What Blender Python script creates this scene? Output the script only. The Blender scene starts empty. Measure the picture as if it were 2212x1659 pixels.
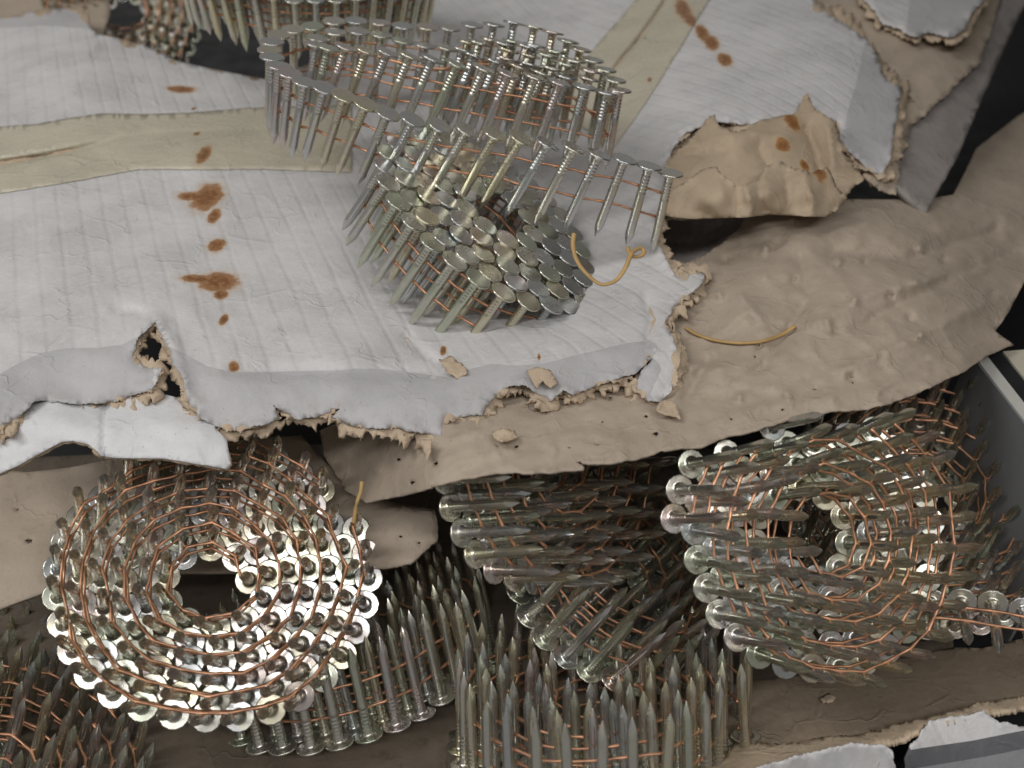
import bpy, bmesh, math, random
import numpy as np
from mathutils import Vector, Matrix, noise
from mathutils.geometry import delaunay_2d_cdt

random.seed(7); np.random.seed(7)
S = bpy.context.scene
C = S.collection
MM = 0.001

# ------------------------------------------------------------------ camera, light, exposure
W, HH = 2212.0, 1659.0                 # the photograph's layout grid
FPX = 2372.0                           # focal length on that grid (about 50 degrees across)
PITCH = math.radians(38)
CAMZ = 222.0                           # mm above the box lid's zero level
SP, CP = math.sin(PITCH), math.cos(PITCH)
cam = bpy.data.cameras.new('camera'); camo = bpy.data.objects.new('camera', cam); C.objects.link(camo)
camo.location = (0, 0, CAMZ*MM)
camo.rotation_euler = (math.radians(90)-PITCH, 0, 0)
cam.sensor_width = 36; cam.lens = 36*FPX/W
cam.clip_start = 0.01; cam.clip_end = 50
cam.dof.use_dof = True; cam.dof.focus_distance = 0.365; cam.dof.aperture_fstop = 13
S.camera = camo

wd = bpy.data.worlds.new('World'); S.world = wd; wd.use_nodes = True
bg = wd.node_tree.nodes['Background']
bg.inputs[0].default_value = (0.80, 0.77, 0.74, 1); bg.inputs[1].default_value = 0.25

def area(name, loc, target, sx, sy, power, col):
    l = bpy.data.lights.new(name, 'AREA'); l.shape = 'RECTANGLE'; l.size = sx; l.size_y = sy
    l.energy = power; l.color = col
    o = bpy.data.objects.new(name, l); C.objects.link(o); o.location = loc
    o.rotation_euler = (Vector(target)-Vector(loc)).to_track_quat('-Z', 'Y').to_euler()
    return o
area('ceiling_lamp', (-0.85, 0.10, 1.15), (0.0, 0.34, 0), 0.28, 0.7, 6.2, (1.0, 0.985, 0.97))
area('aisle_tube_lamp', (0.15, -0.55, 1.12), (0.05, 0.28, 0), 2.0, 0.12, 10.0, (1.0, 0.985, 0.97))

S.view_settings.view_transform = 'Standard'; S.view_settings.look = 'None'
S.view_settings.exposure = 0.06; S.view_settings.gamma = 1
S.render.resolution_x = 1024; S.render.resolution_y = 768
try:
    S.cycles.use_denoising = True
    S.cycles.max_bounces = 8
except Exception: pass

# ------------------------------------------------------------------ layout helpers (mm)
def rays(px, py):
    u = (np.asarray(px, float)-W/2)/FPX; v = (np.asarray(py, float)-HH/2)/FPX
    return np.stack([u, CP-v*SP, -SP-v*CP], -1)
def at_d(px, py, d): return Vector(rays(px, py)*d)+Vector((0, 0, CAMZ))
def at_z(px, py, z):
    r = rays(px, py); return Vector(r*((CAMZ-z)/-r[2]))+Vector((0, 0, CAMZ))
def proj(p):
    q = Vector(p)-Vector((0, 0, CAMZ)); d = q.y*CP-q.z*SP
    return W/2+q.x/d*FPX, HH/2-(q.y*SP+q.z*CP)/d*FPX, d
def aim(P, tx, ty, L, toward):
    """direction of a nail whose head is at P and whose tip lies on the line of sight (tx,ty)"""
    r = Vector(rays(tx, ty)); q = Vector((0, 0, CAMZ))-P
    a = r.dot(r); b = 2*r.dot(q); c = q.dot(q)-L*L
    disc = max(0.0, b*b-4*a*c)**.5
    t = (-b-disc)/(2*a) if toward else (-b+disc)/(2*a)
    return (Vector((0, 0, CAMZ))+r*t-P).normalized()

def link(o, parent=None):
    C.objects.link(o)
    if parent is not None:
        o.parent = parent
    return o
def thing(name, label, cat, loc=(0, 0, 0), group=None):
    o = bpy.data.objects.new(name, None); C.objects.link(o); o.location = Vector(loc)*MM
    o.empty_display_size = 0.01
    o['label'] = label; o['category'] = cat
    if group: o['group'] = group
    return o

# ------------------------------------------------------------------ materials
class NT:
    def __init__(s, name):
        s.m = bpy.data.materials.new(name); s.m.use_nodes = True
        s.t = s.m.node_tree; s.b = s.t.nodes['Principled BSDF']
    def n(s, typ, **kw):
        x = s.t.nodes.new(typ)
        for k, v in kw.items(): setattr(x, k, v)
        return x
    def put(s, sock, v):
        if hasattr(v, 'node'): s.t.links.new(v, sock)
        elif isinstance(v, (tuple, list)) and len(v) == 3 and sock.type == 'RGBA': sock.default_value = (*v, 1)
        else: sock.default_value = v
    def math(s, op, a, b=0.0, c=None, clamp=False):
        x = s.n('ShaderNodeMath', operation=op, use_clamp=clamp); s.put(x.inputs[0], a); s.put(x.inputs[1], b)
        if c is not None: s.put(x.inputs[2], c)
        return x.outputs[0]
    def vmath(s, op, a, b=(0, 0, 0)):
        x = s.n('ShaderNodeVectorMath', operation=op); s.put(x.inputs[0], a); s.put(x.inputs[1], b)
        return x.outputs['Value'] if op == 'LENGTH' else x.outputs[0]
    def mix(s, f, a, b, mode='MIX'):
        x = s.n('ShaderNodeMix', data_type='RGBA', blend_type=mode)
        s.put(x.inputs[0], f); s.put(x.inputs[6], a); s.put(x.inputs[7], b); return x.outputs[2]
    def noise(s, vec, scale, detail=3, rough=.55, dist=0.0):
        x = s.n('ShaderNodeTexNoise'); s.put(x.inputs['Vector'], vec); x.inputs['Scale'].default_value = scale
        x.inputs['Detail'].default_value = detail; x.inputs['Roughness'].default_value = rough
        x.inputs['Distortion'].default_value = dist
        return x.outputs['Fac']
    def rng(s, v, a, b, c=0.0, d=1.0):
        x = s.n('ShaderNodeMapRange', interpolation_type='SMOOTHSTEP'); s.put(x.inputs[0], v)
        for i, k in enumerate((a, b, c, d)): x.inputs[i+1].default_value = k
        return x.outputs[0]
    def uv(s, name): return s.n('ShaderNodeUVMap', uv_map=name).outputs[0]
    def bump(s, h, strength, dist, prev=None):
        x = s.n('ShaderNodeBump'); s.put(x.inputs['Height'], h); x.inputs['Strength'].default_value = strength
        x.inputs['Distance'].default_value = dist
        if prev is not None: s.put(x.inputs['Normal'], prev)
        return x.outputs[0]

def stain_mask(nt, uv, stains):
    """stains: (u, v, ru, rv) in plan centimetres"""
    tot = None
    wob = nt.noise(uv, 2.6, 2, .5); wob2 = nt.noise(uv, 9, 2, .6)
    w = nt.math('ADD', nt.math('MULTIPLY', nt.math('SUBTRACT', wob, .5), .75), nt.math('MULTIPLY', nt.math('SUBTRACT', wob2, .5), .15))
    for (u, v, ru, rv) in stains:
        d = nt.vmath('SUBTRACT', uv, (u, v, 0)); d = nt.vmath('DIVIDE', d, (ru, rv, 1))
        l = nt.math('ADD', nt.vmath('LENGTH', d), w)
        tot = l if tot is None else nt.math('MINIMUM', tot, l)
    return tot

def mat_paper(name, col, stains=(), flute=0.0, rough=.62, spec=.35, wear=.12, dirt=(.30, .24, .18), bumpk=1.0, tint=None):
    nt = NT(name); uv = nt.uv('plan'); b = nt.b
    big = nt.noise(uv, .35, 4, .6); mid = nt.noise(uv, 2.0, 4, .6); fine = nt.noise(uv, 26, 3, .6)
    c = nt.mix(nt.rng(big, .35, .7), col, tuple(x*(1-wear) for x in col) if tint is None else tint)
    c = nt.mix(nt.math('MULTIPLY', nt.rng(mid, .52, .75), wear*1.6), c, dirt)
    c = nt.mix(nt.math('MULTIPLY', nt.rng(fine, .60, .75), .22), c, dirt)
    speck = nt.noise(uv, 11, 1, .5)
    c = nt.mix(nt.math('MULTIPLY', nt.rng(speck, .73, .78), .55), c, tuple(x*.45 for x in dirt))
    h = nt.math('ADD', nt.math('MULTIPLY', mid, .5), nt.math('MULTIPLY', fine, .12))
    vor = nt.n('ShaderNodeTexVoronoi', feature='DISTANCE_TO_EDGE'); nt.put(vor.inputs['Vector'], nt.vmath('ADD', uv, nt.noise(uv, 1.2, 2))); vor.inputs['Scale'].default_value = .55
    crz = nt.rng(vor.outputs['Distance'], .0, .06, 1.0, 0.0)
    fib = nt.noise(nt.vmath('MULTIPLY', uv, (6, 26, 1)), 1.0, 3, .6)
    h = nt.math('ADD', h, nt.math('ADD', nt.math('MULTIPLY', nt.math('MULTIPLY', crz, nt.rng(big, .42, .6)), .22), nt.math('MULTIPLY', fib, .10)))
    c = nt.mix(nt.math('MULTIPLY', nt.rng(fib, .55, .75), .10), c, dirt)
    nrm = nt.bump(h, .7*bumpk, .0013)
    if flute:
        fu = nt.uv('flute'); sep = nt.n('ShaderNodeSeparateXYZ'); nt.put(sep.inputs[0], fu)
        wv = nt.math('ADD', sep.outputs[0], nt.math('MULTIPLY', nt.math('SUBTRACT', nt.noise(uv, .5, 2), .5), .22))
        ph = nt.math('FRACT', nt.math('MULTIPLY', wv, 1.0))
        tri = nt.math('ABSOLUTE', nt.math('SUBTRACT', ph, .5))
        groove = nt.rng(tri, .19, .0)
        brk = nt.rng(nt.noise(uv, .35, 2), .30, .60, .45, 1.0)
        gr = nt.math('MULTIPLY', groove, brk)
        c = nt.mix(nt.math('MULTIPLY', gr, .10*flute), c, tuple(x*.55 for x in col))
        scuff = nt.noise(nt.vmath('MULTIPLY', fu, (.9, 3.0, 1)), 2.4, 3, .65)
        c = nt.mix(nt.math('MULTIPLY', nt.rng(scuff, .58, .74), .45), c, tuple(min(.86, x*1.25) for x in col))
        cross = nt.noise(nt.vmath('MULTIPLY', fu, (.8, .9, 1)), 1.1, 2, .5)
        nrm = nt.bump(nt.math('ADD', nt.math('MULTIPLY', gr, -1.0), nt.math('MULTIPLY', cross, .55)), .24*flute, .0009, nrm)
    if stains:
        l = stain_mask(nt, uv, stains)
        m = nt.rng(l, 1.25, .65); core = nt.rng(l, .85, .45); rim = nt.math('MULTIPLY', nt.rng(l, 1.0, .85), nt.rng(l, .55, .75))
        var = nt.noise(uv, 5, 3, .6)
        c = nt.mix(nt.math('MULTIPLY', nt.rng(l, 1.75, .9), .32), c, (.50, .36, .20))
        c = nt.mix(nt.math('MULTIPLY', m, .85), c, (.43, .215, .07))
        c = nt.mix(nt.math('MULTIPLY', core, nt.rng(var, .28, .55, .35, .95)), c, (.20, .085, .03))
        c = nt.mix(nt.math('MULTIPLY', rim, .6), c, (.24, .105, .035))
    nt.put(b.inputs['Base Color'], c); nt.put(b.inputs['Roughness'], nt.rng(mid, .2, .8, rough-.12, rough+.1))
    b.inputs['Specular IOR Level'].default_value = spec
    nt.put(b.inputs['Normal'], nrm)
    return nt.m

def mat_simple(name, col, rough, metal=0.0, spec=.4, nscale=40, namt=.25, bump=.2):
    nt = NT(name); tc = nt.n('ShaderNodeTexCoord').outputs['Object']
    f = nt.noise(tc, nscale, 4, .6)
    nt.put(nt.b.inputs['Base Color'], nt.mix(nt.rng(f, .3, .7), col, tuple(x*(1-namt) for x in col)))
    nt.put(nt.b.inputs['Roughness'], nt.rng(f, .3, .7, rough-.08, rough+.1))
    nt.b.inputs['Metallic'].default_value = metal; nt.b.inputs['Specular IOR Level'].default_value = spec
    if bump: nt.put(nt.b.inputs['Normal'], nt.bump(f, bump, .0006))
    return nt.m

def mat_nail():
    nt = NT('zinc_plated_steel'); tc = nt.n('ShaderNodeTexCoord').outputs['Object']
    rnd = nt.n('ShaderNodeObjectInfo').outputs['Random']
    off = nt.n('ShaderNodeCombineXYZ'); nt.put(off.inputs[0], rnd); nt.put(off.inputs[1], nt.math('MULTIPLY', rnd, 3.7))
    v = nt.vmath('ADD', tc, off.outputs[0])
    f = nt.noise(v, 150, 3, .55); g = nt.noise(v, 420, 3, .6)
    ramp = nt.n('ShaderNodeValToRGB'); cr = ramp.color_ramp
    cr.elements[0].position = 0; cr.elements[0].color = (0.622, 0.613, 0.538, 1)
    cr.elements[1].position = 1; cr.elements[1].color = (0.605, 0.588, 0.588, 1)
    for p, c in ((.22, (0.554, 0.596, 0.479)), (.4, (0.655, 0.638, 0.588)), (.55, (0.672, 0.638, 0.47)), (.7, (0.647, 0.563, 0.546)), (.85, (0.538, 0.58, 0.571))):
        e = cr.elements.new(p); e.color = (*c, 1)
    nt.put(ramp.inputs[0], nt.math('FRACT', nt.math('ADD', nt.math('MULTIPLY', rnd, 5.3), nt.math('MULTIPLY', f, .5))))
    c = nt.mix(nt.math('MULTIPLY', nt.rng(g, .45, .75), .22), ramp.outputs[0], (.40, .34, .27))
    nt.put(nt.b.inputs['Base Color'], c)
    nt.b.inputs['Metallic'].default_value = 0.92
    nt.put(nt.b.inputs['Roughness'], nt.math('ADD', nt.rng(f, .3, .7, .17, .25), nt.math('MULTIPLY', nt.math('FRACT', nt.math('MULTIPLY', rnd, 17.3)), .08)))
    return nt.m

M_NAIL = mat_nail()
M_WIRE = mat_simple('copper_coated_wire', (.76, .41, .25), .42, metal=.85, nscale=300, namt=.35, bump=0)
M_RUBBER = mat_simple('tan_rubber', (.52, .34, .14), .5, nscale=300, namt=.2)

# ------------------------------------------------------------------ sheets (torn board and paper)
def tps(pts):
    """smooth height field through (px, py, z) points"""
    P = np.array([(a/1000, b/1000) for a, b, _ in pts]); z = np.array([c for *_, c in pts], float)
    def K(A, B):
        r2 = ((A[:, None]-B[None])**2).sum(-1); return np.where(r2 > 0, r2*np.log(r2+1e-12), 0)
    n = len(P); L = np.zeros((n+3, n+3)); L[:n, :n] = K(P, P)+np.eye(n)*1e-3
    L[:n, n:] = np.c_[np.ones(n), P]; L[n:, :n] = L[:n, n:].T
    w = np.linalg.solve(L, np.r_[z, 0, 0, 0])
    def f(q):
        q = np.asarray(q, float)/1000
        return K(q, P)@w[:n]+w[n]+q@w[n+1:]
    return f

def inside(pts, poly):
    x, y = pts[:, 0], pts[:, 1]; r = np.zeros(len(pts), bool); px, py = np.array(poly).T
    j = len(poly)-1
    for i in range(len(poly)):
        c = ((py[i] > y) != (py[j] > y)); den = (py[j]-py[i]) or 1e-9
        r ^= c & (x < (px[j]-px[i])*(y-py[i])/den+px[i]); j = i
    return r

def fray(pts, torn, seed, step=4.0, amp=4.0, out=0.0, outvar=0.0, smooth=.8):
    """subdivide a closed outline; on torn runs shake it and push it outwards"""
    res = []; n = len(pts); ar = sum(pts[i][0]*pts[(i+1) % n][1]-pts[(i+1) % n][0]*pts[i][1] for i in range(n))
    sg = 1 if ar > 0 else -1
    for i in range(n):
        a = Vector(pts[i]).to_2d(); b = Vector(pts[(i+1) % n]).to_2d(); L = (b-a).length
        t = torn is True or (torn and any(lo <= i < hi for lo, hi in torn))
        k = max(1, int(L/(step if t else step*4)))
        nrm = Vector((b.y-a.y, -(b.x-a.x)))/max(L, 1e-6)*sg
        for q in range(k):
            p = a.lerp(b, q/k)
            if t:
                v = Vector((p.x*.035+seed*7.1, p.y*.035, seed*1.3)); u = Vector((p.x*.14, p.y*.14+seed*3, 2.0))
                d = noise.noise(v)*amp*1.3+noise.noise(u)*amp+random.uniform(-.35, .35)*amp
                o = out+max(0, noise.noise(v*2.1+Vector((9, 9, 9)))+.35)*outvar+random.random()*outvar*.25
                p = p+nrm*(d*smooth+o)+Vector((random.uniform(-.3, .3), random.uniform(-.3, .3)))*amp*.4
            res.append((p.x, p.y))
    return res

def edge_dist(P, poly):
    A = np.array(poly); B = np.roll(A, -1, 0); d = np.full(len(P), 1e9)
    for a, b in zip(A, B):
        ab = b-a; t = np.clip(((P-a)@ab)/max(ab@ab, 1e-9), 0, 1)
        d = np.minimum(d, np.hypot(*(P-a-t[:, None]*ab).T))
    return d

def sheet(name, outline, zfun, mat, parent, step=14, holes=(), thick=.4, lift=0.0, curl=0.0, curlw=14, curlseed=1, wr=(),
          extra=(), regions=(), flute=None, uvoff=0.0):
    """A sheet of board or paper: outline on the layout grid, height zfun in mm, thickness in mm."""
    xs = [p[0] for p in outline]; ys = [p[1] for p in outline]
    gx = np.arange(min(xs), max(xs), step); gy = np.arange(min(ys), max(ys), step)
    G = np.array([(x+(step/2 if j % 2 else 0)+random.uniform(-.2, .2)*step, y+random.uniform(-.2, .2)*step) for j, y in enumerate(gy) for x in gx])
    G = G[inside(G, outline)] if len(G) else G
    oarr = np.array(outline)
    if len(G):
        sub = oarr[::3]
        dd = np.full(len(G), 1e9)
        for p in sub: dd = np.minimum(dd, np.hypot(G[:, 0]-p[0], G[:, 1]-p[1]))
        G = G[dd > step*.45]
    V = [Vector(p) for p in outline]; n = len(outline); E = [(i, (i+1) % n) for i in range(n)]
    for h in holes:
        b0 = len(V); V += [Vector(p) for p in h]; E += [(b0+i, b0+(i+1) % len(h)) for i in range(len(h))]
    for ln in extra:
        b0 = len(V); V += [Vector(p) for p in ln]
        E += [(b0+i, b0+i+1) for i in range(len(ln)-1)]
    V += [Vector(p) for p in G]
    vo, eo, fo, *_ = delaunay_2d_cdt(V, E, [], 0, 1e-4)
    P = np.array([(v.x, v.y) for v in vo]); F = np.array(fo)
    cen = P[F].mean(1); keep = inside(cen, outline)
    for h in holes: keep &= ~inside(cen, h)
    F = F[keep]; cen = cen[keep]
    used = np.unique(F); mp = -np.ones(len(P), int); mp[used] = np.arange(len(used)); P = P[used]; F = mp[F]
    z = zfun(P)+lift
    if curl:
        ed = edge_dist(P, outline)
        nz = np.array([noise.noise(Vector((p[0]*.02+curlseed*5, p[1]*.02, curlseed)))+.5*noise.noise(Vector((p[0]*.07, p[1]*.07, curlseed*2.0))) for p in P])
        z = z+curl*nz*np.exp(-ed/curlw)
    for (amp, fx, fy, sd) in wr:
        z = z+amp*np.array([noise.noise(Vector((p[0]*fx, p[1]*fy, sd))) for p in P])
    R = rays(P[:, 0], P[:, 1]); X = R*((CAMZ-z)/-R[:, 2])[:, None]; X[:, 2] += CAMZ
    org = np.array(parent.location)/MM if parent is not None else np.zeros(3)
    me = bpy.data.meshes.new(name)
    Fl = [tuple(int(i) for i in f) for f in F]
    me.from_pydata([tuple((x-org)*MM) for x in X], [], Fl)
    uvl = me.uv_layers.new(name='plan'); ful = me.uv_layers.new(name='flute')
    li = np.zeros(len(me.loops), int); me.loops.foreach_get('vertex_index', li)
    uvl.data.foreach_set('uv', (X[li, :2]/10+uvoff).astype('f4').ravel())
    if flute is not None:
        fl = flute(P, X); ful.data.foreach_set('uv', fl[li].astype('f4').ravel())
    mats = mat if isinstance(mat, (list, tuple)) else [mat]
    for m in mats: me.materials.append(m)
    if regions:
        mi = np.zeros(len(F), int)
        for k, rg in enumerate(regions):
            for poly in rg: mi[inside(cen, poly)] = k+1
        me.polygons.foreach_set('material_index', mi.astype('i4'))
    me.polygons.foreach_set('use_smooth', np.ones(len(F), bool))
    me.validate(); me.update()
    # faces up
    if sum(p.normal.z for p in me.polygons) < 0: me.flip_normals()
    o = bpy.data.objects.new(name, me); link(o, parent)
    if thick:
        sm = o.modifiers.new('board', 'SOLIDIFY'); sm.thickness = thick*MM; sm.offset = -1
    return o

def plan(px, py, z):
    p = at_z(px, py, z); return p.x/10, p.y/10
def stains_px(lst, z):
    out = []
    for (x, y, rx, ry) in lst:
        u, v = plan(x, y, z); u2, _ = plan(x+rx, y, z); _, v2 = plan(x, y-ry, z)
        out.append((u, v, abs(u2-u), abs(v2-v)))
    return out

# ------------------------------------------------------------------ the setting: dark shelf
def quadmesh(name, pts, mat, parent=None, thick=0, sub=1):
    me = bpy.data.meshes.new(name); me.from_pydata([tuple(Vector(p)*MM) for p in pts], [], [tuple(range(len(pts)))])
    me.materials.append(mat); o = bpy.data.objects.new(name, me); link(o, parent)
    if thick:
        m = o.modifiers.new('t', 'SOLIDIFY'); m.thickness = thick*MM; m.offset = -1
    return o
M_SHELF = mat_simple('black_rubber_mat', (.020, .020, .022), .5, nscale=60, namt=.4, bump=.35)
M_STEEL = mat_simple('grey_painted_steel', (.20, .205, .21), .4, nscale=25, namt=.15, bump=.05)
fl = quadmesh('shelf', [(-700, 150, -96), (700, 150, -96), (700, 1900, -96), (-700, 1900, -96)], M_SHELF)
fl['kind'] = 'structure'

M_BLOCKER = mat_simple('light_blocker_black', (.018, .017, .016), .6, nscale=12, namt=.3, bump=.1)
u0, u1 = Vector((335, 150, -95)), at_z(2150, -80, -95)
blocker = quadmesh('added_light_blocker', [u0, u1, u1+Vector((0, 0, 620)), u0+Vector((0, 0, 620))], M_BLOCKER, None, thick=4); blocker['kind'] = 'structure'  # panel added to block light from the right, mostly out of view

# ------------------------------------------------------------------ the torn box
box = thing('cardboard_box', 'torn white corrugated cardboard box with taped lid and brown kraft inside, holding nail coils', 'box', (0, 330, -95))

ST_LID = [(444, 402, 34, 30), (412, 402, 34, 10), (458, 442, 14, 16), (462, 505, 19, 15), (468, 588, 44, 22), (425, 585, 40, 10), (474, 615, 16, 10), (437, 316, 13, 20),
          (385, 156, 30, 9), (480, 670, 9, 13), (500, 765, 11, 9), (516, 886, 13, 12), (490, 890, 5, 11), (500, 860, 8, 4), (412, 200, 4, 4), (421, 268, 7, 6),
          (1476, 22, 15, 24), (1490, 45, 12, 14), (1516, 75, 13, 18), (1536, 98, 15, 16), (1565, 136, 15, 15), (955, 706, 7, 12), (1165, 742, 4, 7), (1405, 150, 5, 5)]
M_LID = mat_paper('white_liner', (.63, .62, .62), stains_px(ST_LID, 14), flute=1.0, wear=.15, spec=.4, rough=.52, dirt=(.40, .355, .28))
M_GREY = mat_paper('grey_printed_liner', (.49, .482, .485), stains_px(ST_LID, 14), wear=.12, spec=.4, rough=.55)
M_KRAFT = mat_paper('kraft_liner', (.45, .375, .295), wear=.12, dirt=(.16, .115, .08), spec=.25, rough=.7)
M_KRAFTS = mat_paper('kraft_liner_stained', (.48, .38, .27), stains_px([(1705, 299, 16, 18), (1753, 416, 22, 22), (1610, 275, 11, 11), (1684, 351, 16, 10), (1735, 375, 10, 8)], 10),
                     wear=.12, dirt=(.16, .115, .08), spec=.25, rough=.7)
M_CORE = mat_paper('kraft_core', (.58, .46, .335), wear=.15, dirt=(.2, .14, .09), spec=.15, rough=.8, bumpk=1.8)
M_TAPE = mat_paper('yellowed_packing_tape', (.56, .515, .40), stains_px(ST_LID, 14), wear=.10, spec=.7, rough=.27, bumpk=1.1)
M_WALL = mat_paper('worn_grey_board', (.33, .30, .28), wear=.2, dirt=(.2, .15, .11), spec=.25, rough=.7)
M_KRAFT_SHADE = mat_paper('kraft_painted_shade', (.15, .12, .09), wear=.3, dirt=(.05, .04, .03), spec=.35, rough=.55)  # kraft with the deep shade between the coils put into its colour
M_WHITE = mat_paper('white_liner_clean', (.70, .70, .71), wear=.06, spec=.4, rough=.5)

# lid height field
lid_pts = [(-60, 60, 4), (-60, 300, 9), (-60, 500, 11), (-60, 700, 12), (-60, 900, 6), (100, 40, 10), (190, 30, 10), (300, 110, 6), (450, 160, 3), (570, 190, 2), (200, 250, 12),
           (250, 450, 11), (250, 650, 12), (150, 760, 11), (250, 800, 8), (150, 880, 3), (330, 690, 12), (400, 760, 10), (450, 300, 9), (450, 500, 9), (480, 680, 10),
           (480, 790, 10), (500, 920, 2), (700, 300, 6), (700, 500, 7), (700, 700, 8), (750, 800, 9), (750, 920, 2), (960, 700, 2), (970, 810, 7), (1000, 900, 3), (1080, 430, -2),
           (1200, 600, -2), (1200, 750, 9), (1250, 840, 5), (1400, 740, 8), (1400, 600, 5), (1440, 850, 2), (1350, 400, 4), (1350, 200, 4), (950, 20, 2), (1200, 20, 4), (1500, 20, 15),
           (1600, 150, 16), (1500, 280, 14), (1750, 20, 16), (1750, 230, 15), (1860, 120, 14), (1880, 360, 5), (1940, 200, 7), (1000, 200, 3), (1500, -80, 15), (1900, -60, 11), (2150, -60, 1), (1460, 600, 6)]
zl0 = tps(lid_pts)
SEAM_L = [(-30, 357), (0, 352), (60, 342), (120, 331), (180, 318), (230, 303), (260, 294), (330, 287), (430, 284), (560, 279)]
SEAM_R = [(1311, 169), (1345, 125), (1380, 82), (1410, 40), (1437, 0), (1460, -34)]
def near(P, ln):
    A = np.array(ln, float); d = np.full(len(P), 1e9)
    for a, b in zip(A[:-1], A[1:]):
        ab = b-a; t = np.clip(((P-a)@ab)/(ab@ab), 0, 1); d = np.minimum(d, np.hypot(*(P-a-t[:, None]*ab).T))
    return d
def zlid(P):
    P = np.asarray(P, float); z = zl0(P)
    # notch creases
    z = z-1.4*np.exp(-(near(P, [(336, 693), (300, 672), (250, 668)])/9)**2)+2.0*np.exp(-(near(P, [(336, 690), (372, 750), (410, 860)])/22)**2)
    z = z+1.8*np.exp(-(near(P, [(300, 740), (330, 700)])/18)**2)
    z = z-2.0*np.exp(-(near(P, [(980, 810), (900, 752), (880, 730)])/10)**2)-2.0*np.exp(-(near(P, [(1400, 735), (1410, 690), (1395, 640)])/8)**2)
    z = z+1.6*np.exp(-(near(P, [(70, 150), (190, 115), (205, 100)])/14)**2)
    z = z-1.2*np.exp(-(near(P, [(500, 800), (960, 806)])/14)**2)
    dl = near(P, SEAM_L); k = np.clip((300-P[:, 0])/250, .12, 1.0)
    z = z-3.2*k*np.exp(-(dl/4.5)**2)+1.2*k*np.exp(-((dl-14)/9)**2)
    z = z-3.0*np.exp(-(near(P, SEAM_R)/3.2)**2)
    z = z+1.3*np.array([noise.noise(Vector((p[0]*.006, p[1]*.009, 4.2))) for p in P])+.5*np.array([noise.noise(Vector((p[0]*.018, p[1]*.025, 8.2))) for p in P])
    return z
def fl_dir(a, b):
    d = Vector(plan(*b, 8))-Vector(plan(*a, 8)); return d.normalized()
FD1 = fl_dir((420, 420), (492, 640)); FD2 = fl_dir((1490, 110), (1720, 215))
def lid_flute(P, X):
    xy = X[:, :2]/10
    n1 = np.array((-FD1.y, FD1.x)); n2 = np.array((-FD2.y, FD2.x))
    right = P[:, 0] > 1180
    ph = np.where(right, xy@n2, xy@n1)/.82
    al = np.where(right, xy@np.array(FD2), xy@np.array(FD1))
    return np.stack([ph, al], -1)

bot = [(-60, 950), (0, 924), (25, 910), (52, 889), (77, 864), (115, 868), (168, 870), (224, 871), (266, 861), (329, 840), (350, 795), (308, 791), (290, 766), (297, 728), (336, 693),
       (367, 763), (372, 785), (395, 815), (406, 868), (430, 899), (465, 920), (497, 931), (525, 924), (567, 917), (602, 906), (590, 872), (612, 890), (640, 905), (682, 899), (735, 882),
       (714, 903), (771, 922), (839, 924), (887, 932), (955, 940), (967, 904), (1039, 896), (1063, 864), (1099, 832), (1130, 828), (1167, 856), (1187, 868), (1215, 842), (1239, 852),
       (1279, 836), (1327, 820), (1375, 804), (1411, 772), (1398, 790), (1385, 800), (1375, 836), (1399, 864), (1431, 868), (1451, 840), (1459, 816), (1467, 768), (1447, 716), (1432, 700),
       (1458, 663), (1519, 607), (1521, 594), (1502, 589), (1462, 598), (1437, 559), (1419, 520), (1420, 470)]
right_edge = [(1436, 430), (1444, 380), (1446, 330), (1476, 290), (1532, 262), (1662, 270), (1760, 260), (1810, 264), (1814, 299), (1831, 321), (1879, 368), (1905, 377), (1922, 347), (1935, 277), (1948, 191),
              (1909, 160), (1892, 117), (1870, 82), (1814, 43), (1762, 9), (1740, -30)]
top = [(1730, -120), (960, -120), (930, 40), (576, 172), (510, 159), (435, 144), (375, 129), (315, 99), (261, 84), (210, 72), (194, 60), (189, 18), (144, 17), (90, 21), (36, 33), (-60, 50)]
raw = bot+right_edge+top
nb, nr = len(bot), len(right_edge)
torn = [(0, nb-1), (nb+2, nb+nr-1)]
LID = fray(raw, torn, 3, step=4, amp=3.2)
border_l = [(-80, 815), (0, 808), (35, 787), (87, 763), (140, 752), (210, 751), (262, 745), (290, 731), (332, 690), (332, 900), (-80, 1000)]
border_m = [(338, 690), (367, 749), (402, 766), (448, 791), (490, 801), (525, 804), (630, 802), (719, 800), (771, 796), (831, 797), (919, 808), (975, 816), (1005, 800), (1059, 786), (1119, 790), (1179, 784),
            (1239, 768), (1299, 754), (1359, 740), (1407, 736), (1425, 800), (1390, 900), (900, 1000), (338, 1000)]
border_r = [(1877, 50), (1872, 74), (1848, 186), (1827, 256), (1800, 420), (2050, 420), (2050, 50)]
border_t = [(-70, 68), (0, 62), (90, 55), (192, 62), (200, 0), (-70, 0)]
def dens(ln, n=40):
    out = []
    for a, b in zip(ln[:-1], ln[1:]):
        k = max(1, int(math.hypot(b[0]-a[0], b[1]-a[1])/14)); out += [(a[0]+(b[0]-a[0])*i/k, a[1]+(b[1]-a[1])*i/k) for i in range(k)]
    return out+[ln[-1]]
def offs(ln, d):
    out = []
    for i, p in enumerate(ln):
        a = Vector(ln[max(0, i-1)]); b = Vector(ln[min(len(ln)-1, i+1)]); t = (b-a).normalized(); out.append((p[0]-t.y*d, p[1]+t.x*d))
    return out
SL, SR = dens(SEAM_L), dens(SEAM_R)
lines = [SL, offs(SL, 4), offs(SL, -4), offs(SL, 9), offs(SL, -9), SR, offs(SR, 3), offs(SR, -3), offs(SR, 7), offs(SR, -7)]
lines = [[p for p in l if inside(np.array([p]), LID)[0]] for l in lines]
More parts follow.
